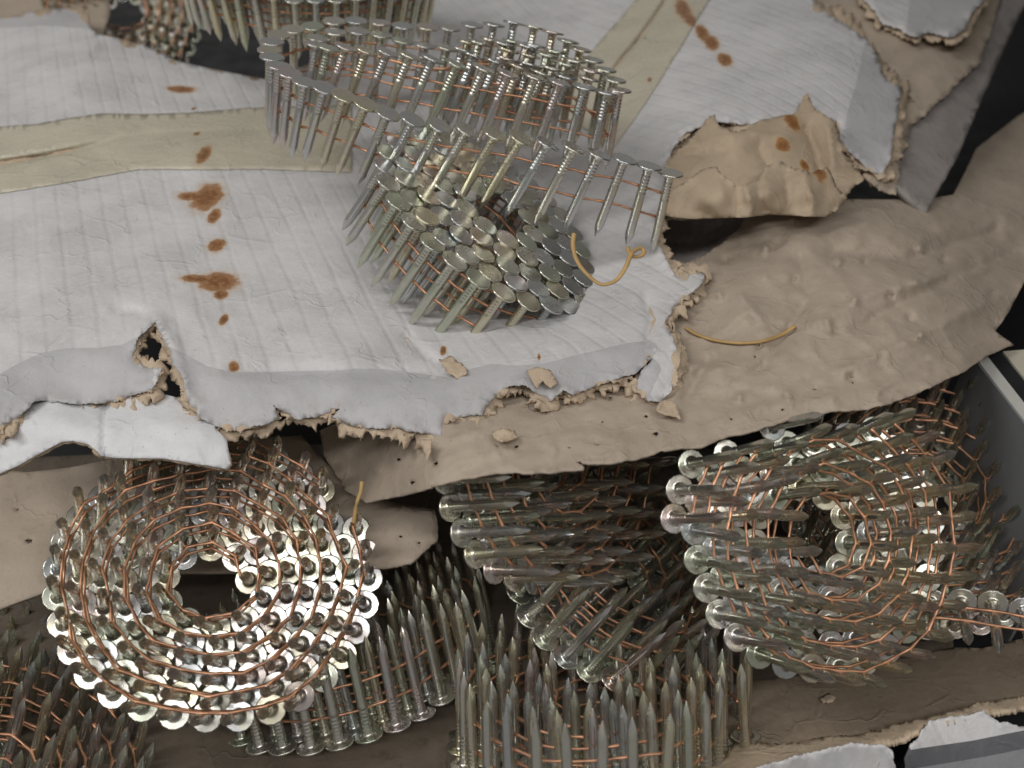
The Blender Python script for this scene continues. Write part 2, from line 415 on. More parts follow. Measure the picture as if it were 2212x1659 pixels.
blines = [[p for p in dens(b) if inside(np.array([p]), LID)[0]] for b in (border_l[1:8], border_m[1:20], border_r[1:4], border_t[1:4])]
lid = sheet('lid', LID, zlid, [M_LID, M_GREY], box, step=10, thick=.45, lift=0, curl=2.6, curlw=16, curlseed=2,
            extra=lines+[b for b in blines if len(b) > 1], regions=[[border_l, border_m, border_r, border_t]], flute=lid_flute)
CORE = fray(raw, torn, 11, step=3.2, amp=5, out=8, outvar=20)
core = sheet('lid_core', CORE, zlid, M_CORE, box, step=18, thick=1.8, lift=-1.7, curl=3.0, curlw=22, curlseed=5)
FIB = fray(raw, torn, 27, step=2.6, amp=7.5, out=0.5, outvar=9)
sheet('lid_fibres', FIB, zlid, M_CORE, box, step=24, thick=.3, lift=-1.1, curl=3.5, curlw=14, curlseed=8)
def tape_outline(a, b): return a+b[::-1]
TL = tape_outline([(-60, 283), (0, 273), (81, 267), (144, 255), (216, 245), (330, 246), (405, 243), (480, 237), (570, 231), (760, 225)], [(-60, 428), (0, 417), (150, 393), (300, 365), (450, 366), (570, 365), (760, 372)])
TR = tape_outline([(1410, -50), (1372, 0), (1320, 60), (1272, 117), (1180, 230)], [(1562, -50), (1532, 0), (1445, 143), (1389, 230), (1328, 316)])
for T, S_, sd in ((TL, SL, 1), (TR, SR, 2)):
    T2 = fray(T, True, sd, step=10, amp=.8)
    ex = [S_, offs(S_, 4), offs(S_, -4), offs(S_, 9), offs(S_, -9)]
    ex = [[p for p in l if inside(np.array([p]), T2)[0]] for l in ex]
    sheet('tape', T2, zlid, M_TAPE, box, step=12, thick=.08, lift=.45, extra=ex)

# brown inner flap
kr_pts = [(700, 960, -36), (790, 1085, -36), (860, 1050, -20), (911, 1058, -8), (1000, 1035, 0), (1120, 1020, 3), (1260, 1010, 3), (1380, 990, 3), (1515, 962, 2), (1650, 915, 2), (1814, 886, 3), (1980, 850, 0), (2090, 798, -8),
          (2160, 740, -20), (2260, 660, -26), (900, 950, -4), (1100, 880, 0), (1300, 860, 0), (1460, 820, -1), (1500, 700, 0), (1600, 600, 2), (1700, 700, 4), (1850, 750, 4), (1800, 600, 5), (1950, 600, 2), (1700, 500, 2),
          (1500, 500, -2), (2050, 680, -6), (2000, 480, -10), (2100, 450, -22), (2230, 400, -36), (2290, 220, -56), (2120, 320, -38), (2200, 560, -26), (1850, 440, -2), (1560, 520, -6)]
zk0 = tps(kr_pts)
def zkraft(P):
    P = np.asarray(P, float); z = zk0(P)
    for ln, a, w in (([(1560, 560), (1660, 548), (1690, 520)], -3, 12), ([(1730, 560), (1745, 640), (1700, 720), (1640, 800)], -3.5, 30), ([(1760, 700), (1900, 630), (2080, 590)], 3.5, 28),
                     ([(1480, 790), (1560, 800), (1700, 770)], 2.5, 26), ([(1820, 800), (1960, 740), (2120, 660)], 2.6, 20), ([(1800, 540), (1960, 560), (2150, 500)], -5, 34),
                     ([(1560, 900), (1660, 880), (1800, 860)], 2.2, 18), ([(1600, 640), (1640, 690)], 3, 22), ([(1480, 860), (1530, 780)], -3, 16), ([(1880, 690), (2050, 600), (2200, 540)], -3, 20)):
        z = z+a*np.exp(-near(P, ln)/(w*.75))
    z = z+1.3*np.array([noise.noise(Vector((p[0]*.008-p[1]*.004, p[1]*.02+p[0]*.008, 1.7))) for p in P])+.9*np.array([abs(noise.noise(Vector((p[0]*.014+p[1]*.01, p[1]*.034+p[0]*.014, 5.7)))) for p in P])
    z = z+.6*np.array([noise.noise(Vector((p[0]*.03, p[1]*.04, 3.1))) for p in P])
    z = z+.9*np.array([max(0, 1-abs(noise.noise(Vector((p[0]*.006+p[1]*.004+3, p[1]*.013-p[0]*.003, 9.1))))*5)**2 for p in P])
    z = z+.35*np.array([max(0, 1-abs(noise.noise(Vector((p[0]*.015, p[1]*.025, 2.1))))*6)**2 for p in P])
    for (x, y, a) in PUNCT: z = z+a*np.exp(-((P[:, 0]-x)**2+(P[:, 1]-y)**2)/((4.5+1.0*abs(a))**2))
    return z
PUNCT = []
rp = random.Random(5)
for x, y in [(1700, 850), (1635, 745), (1845, 640), (1990, 530), (1790, 712), (1900, 770), (1830, 810), (1650, 545), (1560, 645), (1720, 610), (1960, 690), (2040, 560), (1875, 560), (1780, 690), (1930, 640), (1600, 860), (1810, 560), (1990, 720)]:
    PUNCT.append((x+rp.uniform(-8, 8), y+rp.uniform(-8, 8), rp.choice((3.2, -3, 2.4, 2.8))))
for _ in range(14):
    PUNCT.append((rp.uniform(1480, 2180), rp.uniform(500, 880), rp.choice((1.0, -1.2, 1.4, -1.6, .8))))
kr_low = [(700, 985), (745, 1060), (791, 1086), (879, 1068), (911, 1060), (975, 1040), (1039, 1026), (1119, 1022), (1199, 1018), (1263, 1012), (1256, 1000), (1319, 1000), (1379, 990), (1419, 976), (1451, 970), (1515, 964),
          (1560, 946), (1604, 936), (1700, 908), (1814, 886), (1874, 884), (1910, 874), (1980, 850), (2030, 826), (2090, 798), (2130, 770), (2190, 744), (2150, 715), (2180, 672), (2212, 610), (2290, 520)]
kr_up = [(2290, 200), (2200, 250), (2110, 320), (2060, 420), (2000, 430), (1840, 430), (1700, 440), (1420, 440), (1395, 520), (1400, 620), (1380, 700), (1200, 780), (1000, 840), (800, 880), (690, 930)]
KR = fray(kr_low+kr_up, [(0, len(kr_low)-1)], 6, step=7, amp=.9)
HOLE = fray([(1428, 474), (1520, 470), (1612, 466), (1598, 492), (1560, 525), (1520, 552), (1480, 568), (1445, 562), (1430, 530)], True, 8, step=6, amp=2)
def tiny(x, y, r, sd):
    q = random.Random(sd); n = 9
    return [(x+r*math.cos(i*6.283/n)*q.uniform(.5, 1.3), y+r*.75*math.sin(i*6.283/n)*q.uniform(.5, 1.3)) for i in range(n)]
holes = [HOLE]
for i, (x, y, r) in enumerate([(860, 993, 6), (941, 1000, 8), (889, 1043, 7), (1075, 962, 5), (1116, 964, 7), (1253, 998, 8), (1302, 910, 5), (1318, 858, 6), (1369, 852, 6), (1396, 898, 8), (1416, 936, 9), (1230, 966, 4),
                              (1632, 770, 4), (1580, 905, 5), (1690, 885, 4), (1760, 840, 4), (1842, 826, 4), (1290, 960, 4), (1180, 890, 3)]):
    holes.append(tiny(x, y, r*.8, i))
sheet('inner_flap', KR, zkraft, M_KRAFT, box, step=7.5, thick=.8, holes=holes, curl=1.2, curlw=10, curlseed=9)

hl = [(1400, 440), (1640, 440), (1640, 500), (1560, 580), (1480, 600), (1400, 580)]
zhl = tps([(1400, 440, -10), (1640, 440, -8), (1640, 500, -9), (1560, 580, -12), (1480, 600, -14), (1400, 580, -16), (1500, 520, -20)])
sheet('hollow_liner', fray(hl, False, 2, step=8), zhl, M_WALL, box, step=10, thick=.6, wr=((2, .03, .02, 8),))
# peeled brown liner curling up over the lid's torn corner
pe = [(1440, 440), (1441, 345), (1470, 320), (1500, 290), (1532, 250), (1545, 246), (1552, 270), (1580, 286), (1615, 276), (1653, 256), (1718, 243), (1737, 205), (1745, 200), (1757, 232),
      (1809, 264), (1812, 300), (1826, 335), (1868, 388), (1842, 408), (1822, 433), (1700, 440), (1560, 440)]
zp0 = tps([(1440, 440, 8), (1450, 350, 15), (1540, 255, 19), (1650, 260, 18), (1750, 235, 19), (1805, 290, 17), (1860, 388, 9), (1820, 430, 8), (1700, 440, 10), (1560, 440, 10), (1550, 330, 19), (1650, 330, 18), (1750, 330, 15), (1600, 300, 20)])
def zpeel(P):
    z = zp0(P)
    for ln, a, w in (([(1745, 280), (1765, 330), (1775, 380)], -5, 14), ([(1560, 300), (1640, 290), (1700, 300)], 2.5, 16), ([(1480, 330), (1560, 325)], -3, 14), ([(1640, 320), (1660, 360)], -2.5, 14), ([(1790, 280), (1800, 360)], 3, 12)):
        z = z+a*np.exp(-near(P, ln)/(w*.8))
    return z+.9*np.array([noise.noise(Vector((p[0]*.022, p[1]*.03, 2.3))) for p in P])
sheet('peeled_liner', fray(pe, [(0, 19)], 4, step=3.5, amp=3.8), zpeel, M_KRAFTS, box, step=8, thick=.35, curl=3, curlw=9, curlseed=3)
pf = [(1415, 459), (1432, 429), (1463, 403), (1500, 378), (1523, 364), (1548, 362), (1566, 380), (1592, 402), (1612, 398), (1640, 384), (1655, 358), (1690, 352), (1722, 364), (1752, 372), (1786, 362), (1800, 386), (1812, 408), (1832, 430), (1808, 455), (1783, 468),
      (1720, 466), (1662, 464), (1600, 470), (1520, 472), (1454, 470)]
zpf0 = tps([(1415, 460, 15), (1432, 429, 18), (1463, 403, 20), (1530, 366, 24), (1600, 400, 24), (1680, 355, 23), (1786, 365, 20), (1830, 430, 12), (1783, 468, 10), (1662, 466, 13), (1520, 472, 14), (1454, 470, 13), (1530, 430, 24), (1650, 420, 24), (1750, 420, 19)])
def zpf(P):
    z = zpf0(P)
    for ln, a, w in (([(1608, 400), (1622, 440), (1618, 470)], 2.6, 13), ([(1640, 400), (1652, 466)], -2.2, 10), ([(1735, 376), (1756, 440), (1750, 468)], 2.4, 14), ([(1700, 380), (1706, 460)], -1.8, 12), ([(1545, 370), (1560, 420)], 1.8, 12)):
        z = z+a*np.exp(-near(P, ln)/(w*.8))
    return z+.7*np.array([noise.noise(Vector((p[0]*.03, p[1]*.035, 6.3))) for p in P])
sheet('curled_liner', fray(pf, [(0, 19)], 5, step=3.2, amp=3.6), zpf, M_KRAFTS, box, step=8, thick=.35, curl=3, curlw=8, curlseed=6)

# torn kraft zone and grey side wall at the right, white corner at the top right
tz = [(1740, -60), (1762, 9), (1800, 60), (1860, 110), (1900, 180), (1925, 300), (1920, 360), (1880, 390), (1900, 410), (1935, 420), (1950, 330), (1968, 270), (2045, 205), (2120, 130), (2140, 70), (2180, -60)]
ztz = tps([(1740, -60, 12), (1800, 60, 12), (1900, 180, 7), (1925, 300, 3), (1900, 400, -1), (1968, 270, -1), (2045, 205, -2), (2140, 70, -2), (2180, -60, -2), (2000, 50, 9)])
sheet('torn_liner', fray(tz, [(0, 14)], 12, step=4, amp=3.5), ztz, M_KRAFT, box, step=14, thick=.6, curl=2, curlw=15, wr=((1.2, .02, .03, 5),))
sw = [(1935, 400), (1942, 330), (1958, 268), (2045, 198), (2118, 125), (2140, 60), (2190, -60), (2250, -60), (2212, 20), (2190, 60), (2135, 182), (2090, 290), (2069, 338), (2004, 456), (1980, 440)]
zsw = tps([(1935, 400, -3), (1958, 268, -3), (2045, 198, -4), (2140, 60, -4), (2190, -60, -4), (2250, -60, -10), (2190, 60, -12), (2135, 182, -12), (2069, 338, -12), (2004, 456, -10)])
sheet('side_wall', fray(sw, [(0, 14)], 13, step=5, amp=1.6), zsw, M_WALL, box, step=14, thick=3.2, curl=1, curlw=8)
wc = [(1860, -60), (1868, 0), (1885, 20), (1905, 45), (1960, 72), (1985, 78), (2008, 68), (2060, 82), (2085, 60), (2100, 30), (2128, 0), (2150, -60)]
zwc = tps([(1860, -60, 17), (1885, 20, 17), (1985, 78, 14), (2060, 80, 13), (2128, 0, 11), (2150, -60, 11), (2000, 0, 16)])
sheet('corner_liner', fray(wc, [(0, 11)], 14, step=4, amp=4), zwc, [M_LID, M_GREY], box, step=14, thick=.5, curl=2.5, curlw=12, flute=lid_flute, extra=[dens([(1973, -56), (1958, 60)])],
      regions=[[[(1975, -70), (1955, 90), (2200, 100), (2200, -70)]]])
sheet('corner_core', fray(wc, [(0, 11)], 15, step=4, amp=6, out=5, outvar=14), zwc, M_CORE, box, step=16, thick=1.2, lift=-2.2, curl=2.5, curlw=14)

# white flap folded at the left front
wf = [(-60, 1045), (0, 1022), (42, 1004), (98, 973), (133, 955), (157, 952), (189, 959), (210, 975), (218, 985), (245, 989), (350, 990), (420, 1001), (490, 1013), (499, 1004), (494, 975), (490, 948), (465, 925), (465, 880), (350, 850), (200, 840), (-60, 880)]
zwf = tps([(-60, 1045, -8), (42, 1004, -5), (98, 973, -2), (157, 950, 2), (210, 975, 0), (245, 989, -2), (350, 990, -1), (490, 1010, -4), (495, 960, 0), (465, 880, 0), (200, 850, 0), (-60, 890, -2), (0, 950, 0), (120, 920, 4), (230, 930, 3), (350, 930, 3), (440, 940, 2)])
def zwf2(P): return zwf(P)-1.6*np.exp(-(near(P, [(226, 850), (224, 990)])/4)**2)
sheet('front_flap', fray(wf, [(0, 14)], 16, step=7, amp=.7), zwf2, M_WHITE, box, step=9, thick=.5, wr=((.7, .02, .03, 3),))
sheet('front_flap_core', fray(wf, [(0, 14)], 17, step=5, amp=1.2, out=1.5, outvar=3), zwf2, M_CORE, box, step=18, thick=1.5, lift=-1.3)

# front wall lying open at the lower right
fw = [(1440, 1500), (1560, 1478), (1700, 1462), (1820, 1440), (1960, 1418), (2060, 1398), (2120, 1400), (2290, 1360), (2290, 1510), (2212, 1512), (2100, 1535), (1980, 1560), (1880, 1580), (1740, 1604), (1590, 1622), (1480, 1640), (1420, 1640)]
zfw = tps([(1440, 1500, -94), (1700, 1462, -93), (2060, 1398, -92), (2290, 1360, -92), (2290, 1510, -74), (1980, 1560, -74), (1590, 1622, -84), (1420, 1640, -92), (1800, 1520, -85)])
FD3 = fl_dir((1700, 1480), (1800, 1580))
def fw_flute(P, X):
    t = (P@np.array((.82, -.57)))/30.0
    return np.stack([t, P[:, 1]/40], -1)
def zfw2(P):
    t = (np.asarray(P)@np.array((.82, -.57)))/30.0
    return zfw(P)+.22*np.sin(t*2*math.pi)*np.clip((np.asarray(P)[:, 0]-1560)/150, 0, 1)
M_KFLUTE = mat_paper('kraft_washboard', (.31, .245, .18), flute=.4, wear=.15, dirt=(.14, .1, .07), spec=.25, rough=.7)
sheet('front_wall', fray(fw, False, 1, step=6), zfw2, M_KFLUTE, box, step=8, thick=1, flute=fw_flute)
rim = [(1560, 1640), (1590, 1606), (1650, 1604), (1700, 1607), (1740, 1600), (1790, 1590), (1850, 1588), (1930, 1565), (1990, 1553), (2080, 1530), (2110, 1518), (2212, 1505), (2290, 1495), (2290, 1530), (2212, 1526), (2120, 1542), (2050, 1555), (1990, 1570), (1960, 1590), (1900, 1608),
       (1840, 1612), (1780, 1625), (1700, 1648), (1600, 1690), (1480, 1720), (1480, 1665)]
zrim = tps([(1560, 1640, -78), (1740, 1600, -72), (1930, 1565, -70), (2212, 1505, -70), (2290, 1495, -70), (2290, 1530, -64), (1990, 1570, -62), (1780, 1625, -62), (1600, 1690, -66), (1480, 1720, -72)])
sheet('torn_rim', fray(rim, True, 21, step=3.6, amp=3.6), zrim, M_CORE, box, step=9, thick=1.6, curl=3, curlw=10)
rl = [(1480, 1720), (1600, 1672), (1700, 1640), (1790, 1618), (1840, 1607), (1905, 1610), (1925, 1622), (1935, 1660), (1945, 1760), (1480, 1780)]
zrl = tps([(1480, 1720, -68), (1600, 1672, -62), (1790, 1618, -58), (1905, 1610, -57), (1945, 1760, -82), (1480, 1780, -84)])
sheet('front_liner', fray(rl, [(0, 8)], 22, step=4, amp=3), zrl, M_LID, box, step=12, thick=.5, curl=2, curlw=9, flute=lid_flute)
r2 = [(1965, 1615), (1990, 1580), (2010, 1556), (2080, 1545), (2130, 1538), (2160, 1560), (2212, 1568), (2290, 1580), (2290, 1760), (1960, 1760), (1955, 1640)]
zr2 = tps([(1965, 1615, -62), (2010, 1556, -61), (2130, 1538, -60), (2290, 1580, -62), (2290, 1760, -86), (1960, 1760, -84)])
M_PRINT = mat_paper('dark_grey_print', (.12, .12, .13), wear=.15, spec=.4, rough=.55, dirt=(.2, .19, .18))
M_PRINT2 = mat_paper('mid_grey_print', (.27, .27, .28), wear=.12, spec=.4, rough=.55, dirt=(.2, .19, .18))
sheet('printed_liner', fray(r2, [(0, 7)], 23, step=4, amp=3.2), zr2, [M_LID, M_PRINT, M_PRINT2], box, step=9, thick=.5, curl=1.6, curlw=9, flute=lid_flute, extra=[dens([(1968, 1620), (1990, 1616), (2100, 1600), (2285, 1563)]), dens([(1964, 1662), (2000, 1656), (2120, 1636), (2285, 1603)])],
      regions=[[[(1930, 1626), (1990, 1616), (2100, 1600), (2300, 1560), (2300, 1800), (1930, 1800)]], [[(1930, 1668), (2000, 1656), (2120, 1636), (2300, 1600), (2300, 1800), (1930, 1800)]]])

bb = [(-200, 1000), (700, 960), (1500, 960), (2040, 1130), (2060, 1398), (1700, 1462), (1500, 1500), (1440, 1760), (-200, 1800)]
sheet('box_bottom', bb, lambda P: np.full(len(P), -94.0), M_KRAFT_SHADE, box, step=40, thick=1, wr=((1, .01, .02, 3),))
sheet('back_flap', fray([(-60, -50), (232, -50), (238, 30), (222, 74), (190, 84), (-60, 80)], [(1, 4)], 51, step=4, amp=2), tps([(-60, -50, -8), (232, -50, -8), (222, 74, -4), (-60, 80, -4)]), M_KRAFT, box, step=14, thick=1.5)
# divider inside the box
dv = thing('cardboard_divider', 'brown cardboard divider sheet lying under the left nail coil inside the box', 'cardboard', at_z(430, 1200, -55))
dvo = [(-60, 1010), (60, 1020), (150, 1010), (400, 960), (650, 940), (760, 1060), (850, 1085), (940, 1100), (948, 1140), (944, 1165), (925, 1182), (905, 1200), (885, 1216), (860, 1222), (800, 1230), (600, 1235), (300, 1240), (140, 1262), (60, 1292), (-60, 1335)]
zdv = tps([(-60, 1010, -50), (150, 1010, -50), (650, 940, -46), (850, 1085, -44), (948, 1140, -46), (885, 1216, -50), (600, 1235, -66), (300, 1240, -66), (140, 1262, -58), (-60, 1335, -60), (450, 1150, -64)])
sheet('board', fray(dvo, [(6, 14)], 31, step=5, amp=2.2), zdv, M_KRAFT, dv, step=14, thick=1.4, wr=((1.2, .012, .02, 7),),
      holes=[tiny(63, 1168, 9, 3), tiny(38, 1100, 4, 4), tiny(865, 1158, 4, 5), tiny(905, 1172, 4, 6)])

# steel tray rail at the right
M_RIM = mat_simple('worn_steel_edge', (.55, .54, .50), .4, nscale=60, namt=.15, bump=.05)
rail = thing('shelf_rail', 'grey painted steel shelf rail with a pale worn edge beside the nail coils', 'rail', at_z(2150, 1000, -95))
def sub(p): return (Vector(p)-Vector(rail.location)/MM)
a0, a1 = at_z(2100, 762, -25), at_z(2350, 1085, -25)
dn = Vector((0, 0, -70)); tdir = (a1-a0).normalized(); ndir = Vector((-tdir.y, tdir.x, 0))
if ndir.x > 0: ndir = -ndir
quadmesh('rail_face', [sub(p) for p in (a0, a1, a1+dn+ndir*6, a0+dn+ndir*6)], M_STEEL, rail, thick=1.2)
for w0, w1, mt, nm, zz in ((-4.2, 0.6, M_RIM, 'rail_edge', .6), (-12, -4.6, M_SHELF, 'rail_groove', -1)):
    quadmesh(nm, [sub(p+Vector((0, 0, zz))) for p in (a0-ndir*-w1, a1-ndir*-w1, a1-ndir*-w0, a0-ndir*-w0)], mt, rail, thick=2)
quadmesh('rail_lip', [sub(p+Vector((0, 0, -.5))) for p in (a0+ndir*-12.4, a1+ndir*-12.4, a1+ndir*-60, a0+ndir*-60)], mat_simple('cream_enamel', (.50, .47, .38), .5, nscale=20, namt=.1, bump=0), rail, thick=2)

# ------------------------------------------------------------------ nails
NL = 31.8
def nail_mesh(name, seed):
    q = random.Random(seed); n = 14; bm = bmesh.new()
    prof = [(0, 4.5), (.02, 4.6), (.18, 4.82), (.66, 4.84), (.82, 4.62), (.84, 4.5), (.90, 2.75), (.92, 2.5), (1.15, 2.1), (1.6, 1.82), (2.4, 1.70)]
    zz = 3.2
    for k in range(6):
        prof += [(zz, 1.70), (zz+.28, 1.56), (zz+.62, 1.56), (zz+.85, 1.70)]; zz += 1.25
    prof += [(zz+.6, 1.66), (26.0, 1.66)]
    rings = []
    for z, r in prof:
        ox = .0
        rings.append([bm.verts.new(((r*math.cos(2*math.pi*i/n))*MM, (r*math.sin(2*math.pi*i/n))*MM, z*MM)) for i in range(n)])
    def sq(a, k):   # blend circle -> square section towards the point
        s = 1/max(abs(math.cos(a)), abs(math.sin(a))); return 1*(1-k)+s*k*.86
    for z, r, k in ((26.9, 1.62, .5), (28.6, 1.2, 1), (30.4, .6, 1), (31.5, .16, 1)):
        rings.append([bm.verts.new((r*sq(2*math.pi*i/n+.2, k)*math.cos(2*math.pi*i/n)*MM, r*sq(2*math.pi*i/n+.2, k)*math.sin(2*math.pi*i/n)*MM, z*MM)) for i in range(n)])
    for a, b in zip(rings[:-1], rings[1:]):
        for i in range(n): bm.faces.new((a[i], a[(i+1) % n], b[(i+1) % n], b[i]))
    c = bm.verts.new((0, 0, 0))
    for i in range(n): bm.faces.new((rings[0][(i+1) % n], rings[0][i], c))
    t = bm.verts.new((0, 0, NL*MM))
    for i in range(n): bm.faces.new((rings[-1][i], rings[-1][(i+1) % n], t))
    bmesh.ops.recalc_face_normals(bm, faces=bm.faces)
    for f in bm.faces: f.smooth = True
    flat = set()
    for k, (z, r) in enumerate(prof):
        if (z, r) in ((0, 4.5), (.84, 4.5), (.90, 2.75)): flat.update(v for v in rings[k])
    for e in bm.edges:
        if e.verts[0] in flat and e.verts[1] in flat and abs(e.verts[0].co.z-e.verts[1].co.z) < 1e-6: e.smooth = False
        elif min(v.co.z for v in e.verts) > 26.5*MM and e.is_manifold and e.calc_face_angle() > .4: e.smooth = False
    me = bpy.data.meshes.new(name); bm.to_mesh(me); bm.free()
    me.materials.append(M_NAIL)
    return me
NAIL = nail_mesh('nail', 1)

def tube(name, pts, r, mat, parent, sides=6, close=False, flat=1.0):
    vs, fs = [], []; n = len(pts); up = Vector((0.13, .21, .97)).normalized()
    for i, p in enumerate(pts):
        a = pts[max(0, i-1)]; b = pts[min(n-1, i+1)]; t = (b-a).normalized()
        x = t.cross(up)
        if x.length < 1e-3: x = t.cross(Vector((1, 0, 0)))
        x.normalize(); y = t.cross(x); rr = r[i] if isinstance(r, list) else r
        for k in range(sides):
            an = 2*math.pi*k/sides; vs.append(tuple((p+x*math.cos(an)*rr+y*math.sin(an)*rr*flat)*MM))
    for i in range(n-1):
        for k in range(sides):
            fs.append((i*sides+k, i*sides+(k+1) % sides, (i+1)*sides+(k+1) % sides, (i+1)*sides+k))
    fs.append(tuple(range(sides))[::-1]); fs.append(tuple((n-1)*sides+k for k in range(sides)))
    me = bpy.data.meshes.new(name); me.from_pydata(vs, [], fs); me.materials.append(mat)
    me.polygons.foreach_set('use_smooth', np.ones(len(fs), bool)); me.update()
    return link(bpy.data.objects.new(name, me), parent)

GROUP = 'collated coils of zinc plated roofing nails'
def build_strip(root, heads, dirs, inner, wires=(8.8, 18.2)):
    """heads/dirs/inner: world mm positions, nail directions, unit vectors towards the coil's inside"""
    base = Vector(root.location)/MM; q = random.Random(len(heads)*13+int(base.x))
    for h, d, i in zip(heads, dirs, inner):
        o = bpy.data.objects.new('nail', NAIL); C.objects.link(o); o.parent = root
        z = d.normalized(); x = z.orthogonal().normalized(); y = z.cross(x)
        R = Matrix((x, y, z)).transposed() @ Matrix.Rotation(q.uniform(0, 6.28), 3, 'Z')
        o.matrix_basis = Matrix.Translation((h-base)*MM) @ R.to_4x4()
    for wz in wires:
        pts = []
        for k, (h, d, i) in enumerate(zip(heads, dirs, inner)):
            p = h+d*wz+i*1.75-base
            if pts and (p-pts[-1]).length > 15:
                if len(pts) > 3: tube('wire', pts, [(.60 if q.random() < .7 else .48) if m % 4 in (0, 1, 3) and m % 4 != 2 else .38 for m in range(len(pts))], M_WIRE, root, sides=6)
                pts = []
            if pts:
                pm = (p+pts[-1])/2+i*q.uniform(-.1, .3)+d*q.uniform(-.15, .15); t = (p-pts[-1])
                pts += [pts[-1]+t*.18+d*q.uniform(-.1, .1), pm, p-t*.18]
            pts.append(p)
        if len(pts) > 3: tube('wire', pts, [(.60 if q.random() < .7 else .48) if m % 4 in (0, 1, 3) and m % 4 != 2 else .38 for m in range(len(pts))], M_WIRE, root, sides=6)

COVER = [(raw, zlid), (kr_low+kr_up, zkraft), (wf, zwf2)]
def covered(hs, ds):
    bad = np.zeros(len(hs), bool)
    for t in (0, .5, 1):
        P3 = [h+d*(NL*t) for h, d in zip(hs, ds)]; q = np.array([proj(p)[:2] for p in P3]); pz = np.array([p.z for p in P3])
        for poly, f in COVER:
            ins = np.where(inside(q, poly))[0]
            if len(ins): bad[ins] |= pz[ins] > f(q[ins])-1.2
    return bad
def spiral(name, label, center, axis, R, phase=0, hand=1, cone=0.0, pitch=7.0, rin=11.5, space=9.15, dome=.8, nmax=125, jit=.25, elong=1.0, side=None, flare=None, skip=0, boxed=True):
    axis = axis.normalized(); u = (side or Vector((1, 0, 0))); u = (u-axis*u.dot(axis)).normalized(); w = axis.cross(u)
    root = thing(name, label, 'nail coil', center, GROUP); q = random.Random(hash(label) % 1000 if False else len(label)*7+int(center.x))
    th = phase; r = R; heads, dirs, inn = [], [], []; k = 0
    while r > rin and k < nmax:
        rad = (u*math.cos(th)*elong+w*math.sin(th)); rr = r*(1+.02*math.sin(2*th+phase)+.012*math.sin(5*th))
        tilt = cone*(r/R)
        h = center+rad*rr-axis*(dome*(R-r)/pitch)+axis*(.3*(k % 2)+q.uniform(-jit, jit))
        tang = axis.cross(rad)
        d = (axis-rad*math.tan(tilt)+rad*q.gauss(0, .03)+tang*q.gauss(0, .03)).normalized()
        if flare: d = (d+flare(math.cos(th), math.sin(th), r/R, u, w)).normalized()
        heads.append(h); dirs.append(d); inn.append(-rad)
        dth = space/rr; th += hand*dth; r -= pitch*dth/(2*math.pi); k += 1
    if boxed:
        bad = covered(heads, dirs); heads, dirs, inn = ([x for x, b in zip(l, bad) if not b] for l in (heads, dirs, inn))
    build_strip(root, heads, dirs, inn)
    return root

def strip(name, label, ctrl, toward, space=9.15, jit=.25, cat='nail coil', zmode=False, maxn=140, inner_sign=1):
    """ctrl: (hx, hy, depth, tx, ty): a free strip of nails through these places"""
    H = []; D = []
    for (hx, hy, d, tx, ty) in ctrl:
        P = at_d(hx, hy, d); H.append(P); D.append(aim(P, tx, ty, NL, toward))
    # Catmull-Rom
    pts, drs = [], []
    n = len(H)
    for i in range(n-1):
        p0, p1, p2, p3 = H[max(0, i-1)], H[i], H[i+1], H[min(n-1, i+2)]
        for k in range(24):
            t = k/24
            pts.append(.5*((2*p1)+(p2-p0)*t+(2*p0-5*p1+4*p2-p3)*t*t+(3*p1-p0-3*p2+p3)*t**3)); drs.append(D[i].lerp(D[i+1], t))
    pts.append(H[-1]); drs.append(D[-1])
    root = thing(name, label, cat, sum(H, Vector())/len(H), GROUP); q = random.Random(int(H[0].x*10)); heads, dirs, inn = [], [], []; acc = space
    for i in range(1, len(pts)):
        acc += (pts[i]-pts[i-1]).length
        if acc >= space and len(heads) < maxn:
            acc = 0; t = (pts[i]-pts[i-1]).normalized(); d = drs[i].normalized()
            d = (d+Vector((q.gauss(0, .02), q.gauss(0, .02), q.gauss(0, .02)))).normalized()
            heads.append(pts[i]+d*(.3*(len(heads) % 2)+q.uniform(-jit, jit))); dirs.append(d); inn.append(d.cross(t).normalized()*inner_sign)
    build_strip(root, heads, dirs, inn)
    return root

UP = Vector((0, 0, 1))
def axis_v(px, py): return -Vector(rays(px, py)).normalized()          # nails whose lines run away from the viewer towards (px,py)
def axis_s(hx, hy, d, tx, ty, toward): return aim(at_d(hx, hy, d), tx, ty, NL, toward)

# E: left coil lying with its points towards the viewer
spiral('nail_coil', 'round nail coil at lower left lying heads down with open centre hole, points towards viewer', at_d(458, 1250, 357), axis_v(490, 2300), 49, phase=2.2, hand=-1, elong=1.06, pitch=6.0, rin=10.5, nmax=155,
       flare=lambda c, s, r, u, w: -u*(c*.10*r)+w*(s*.08*r-.23)+(u*s-w*c)*.09)
# H: middle coil leaning right
spiral('nail_coil', 'nail coil under the brown flap edge with points aimed right, between the two round coils', at_d(1150, 1005, 372), axis_s(945, 1090, 352, 1083, 1086, True), 44, phase=2.6, hand=-1, cone=math.radians(3))
# H2 beneath
spiral('nail_coil', 'mostly hidden nail coil with points tilted up right, wedged below the middle coil', at_d(1300, 1265, 392), axis_s(1090, 1270, 382, 1180, 1165, True), 42, phase=2.6, hand=-1, cone=math.radians(3))
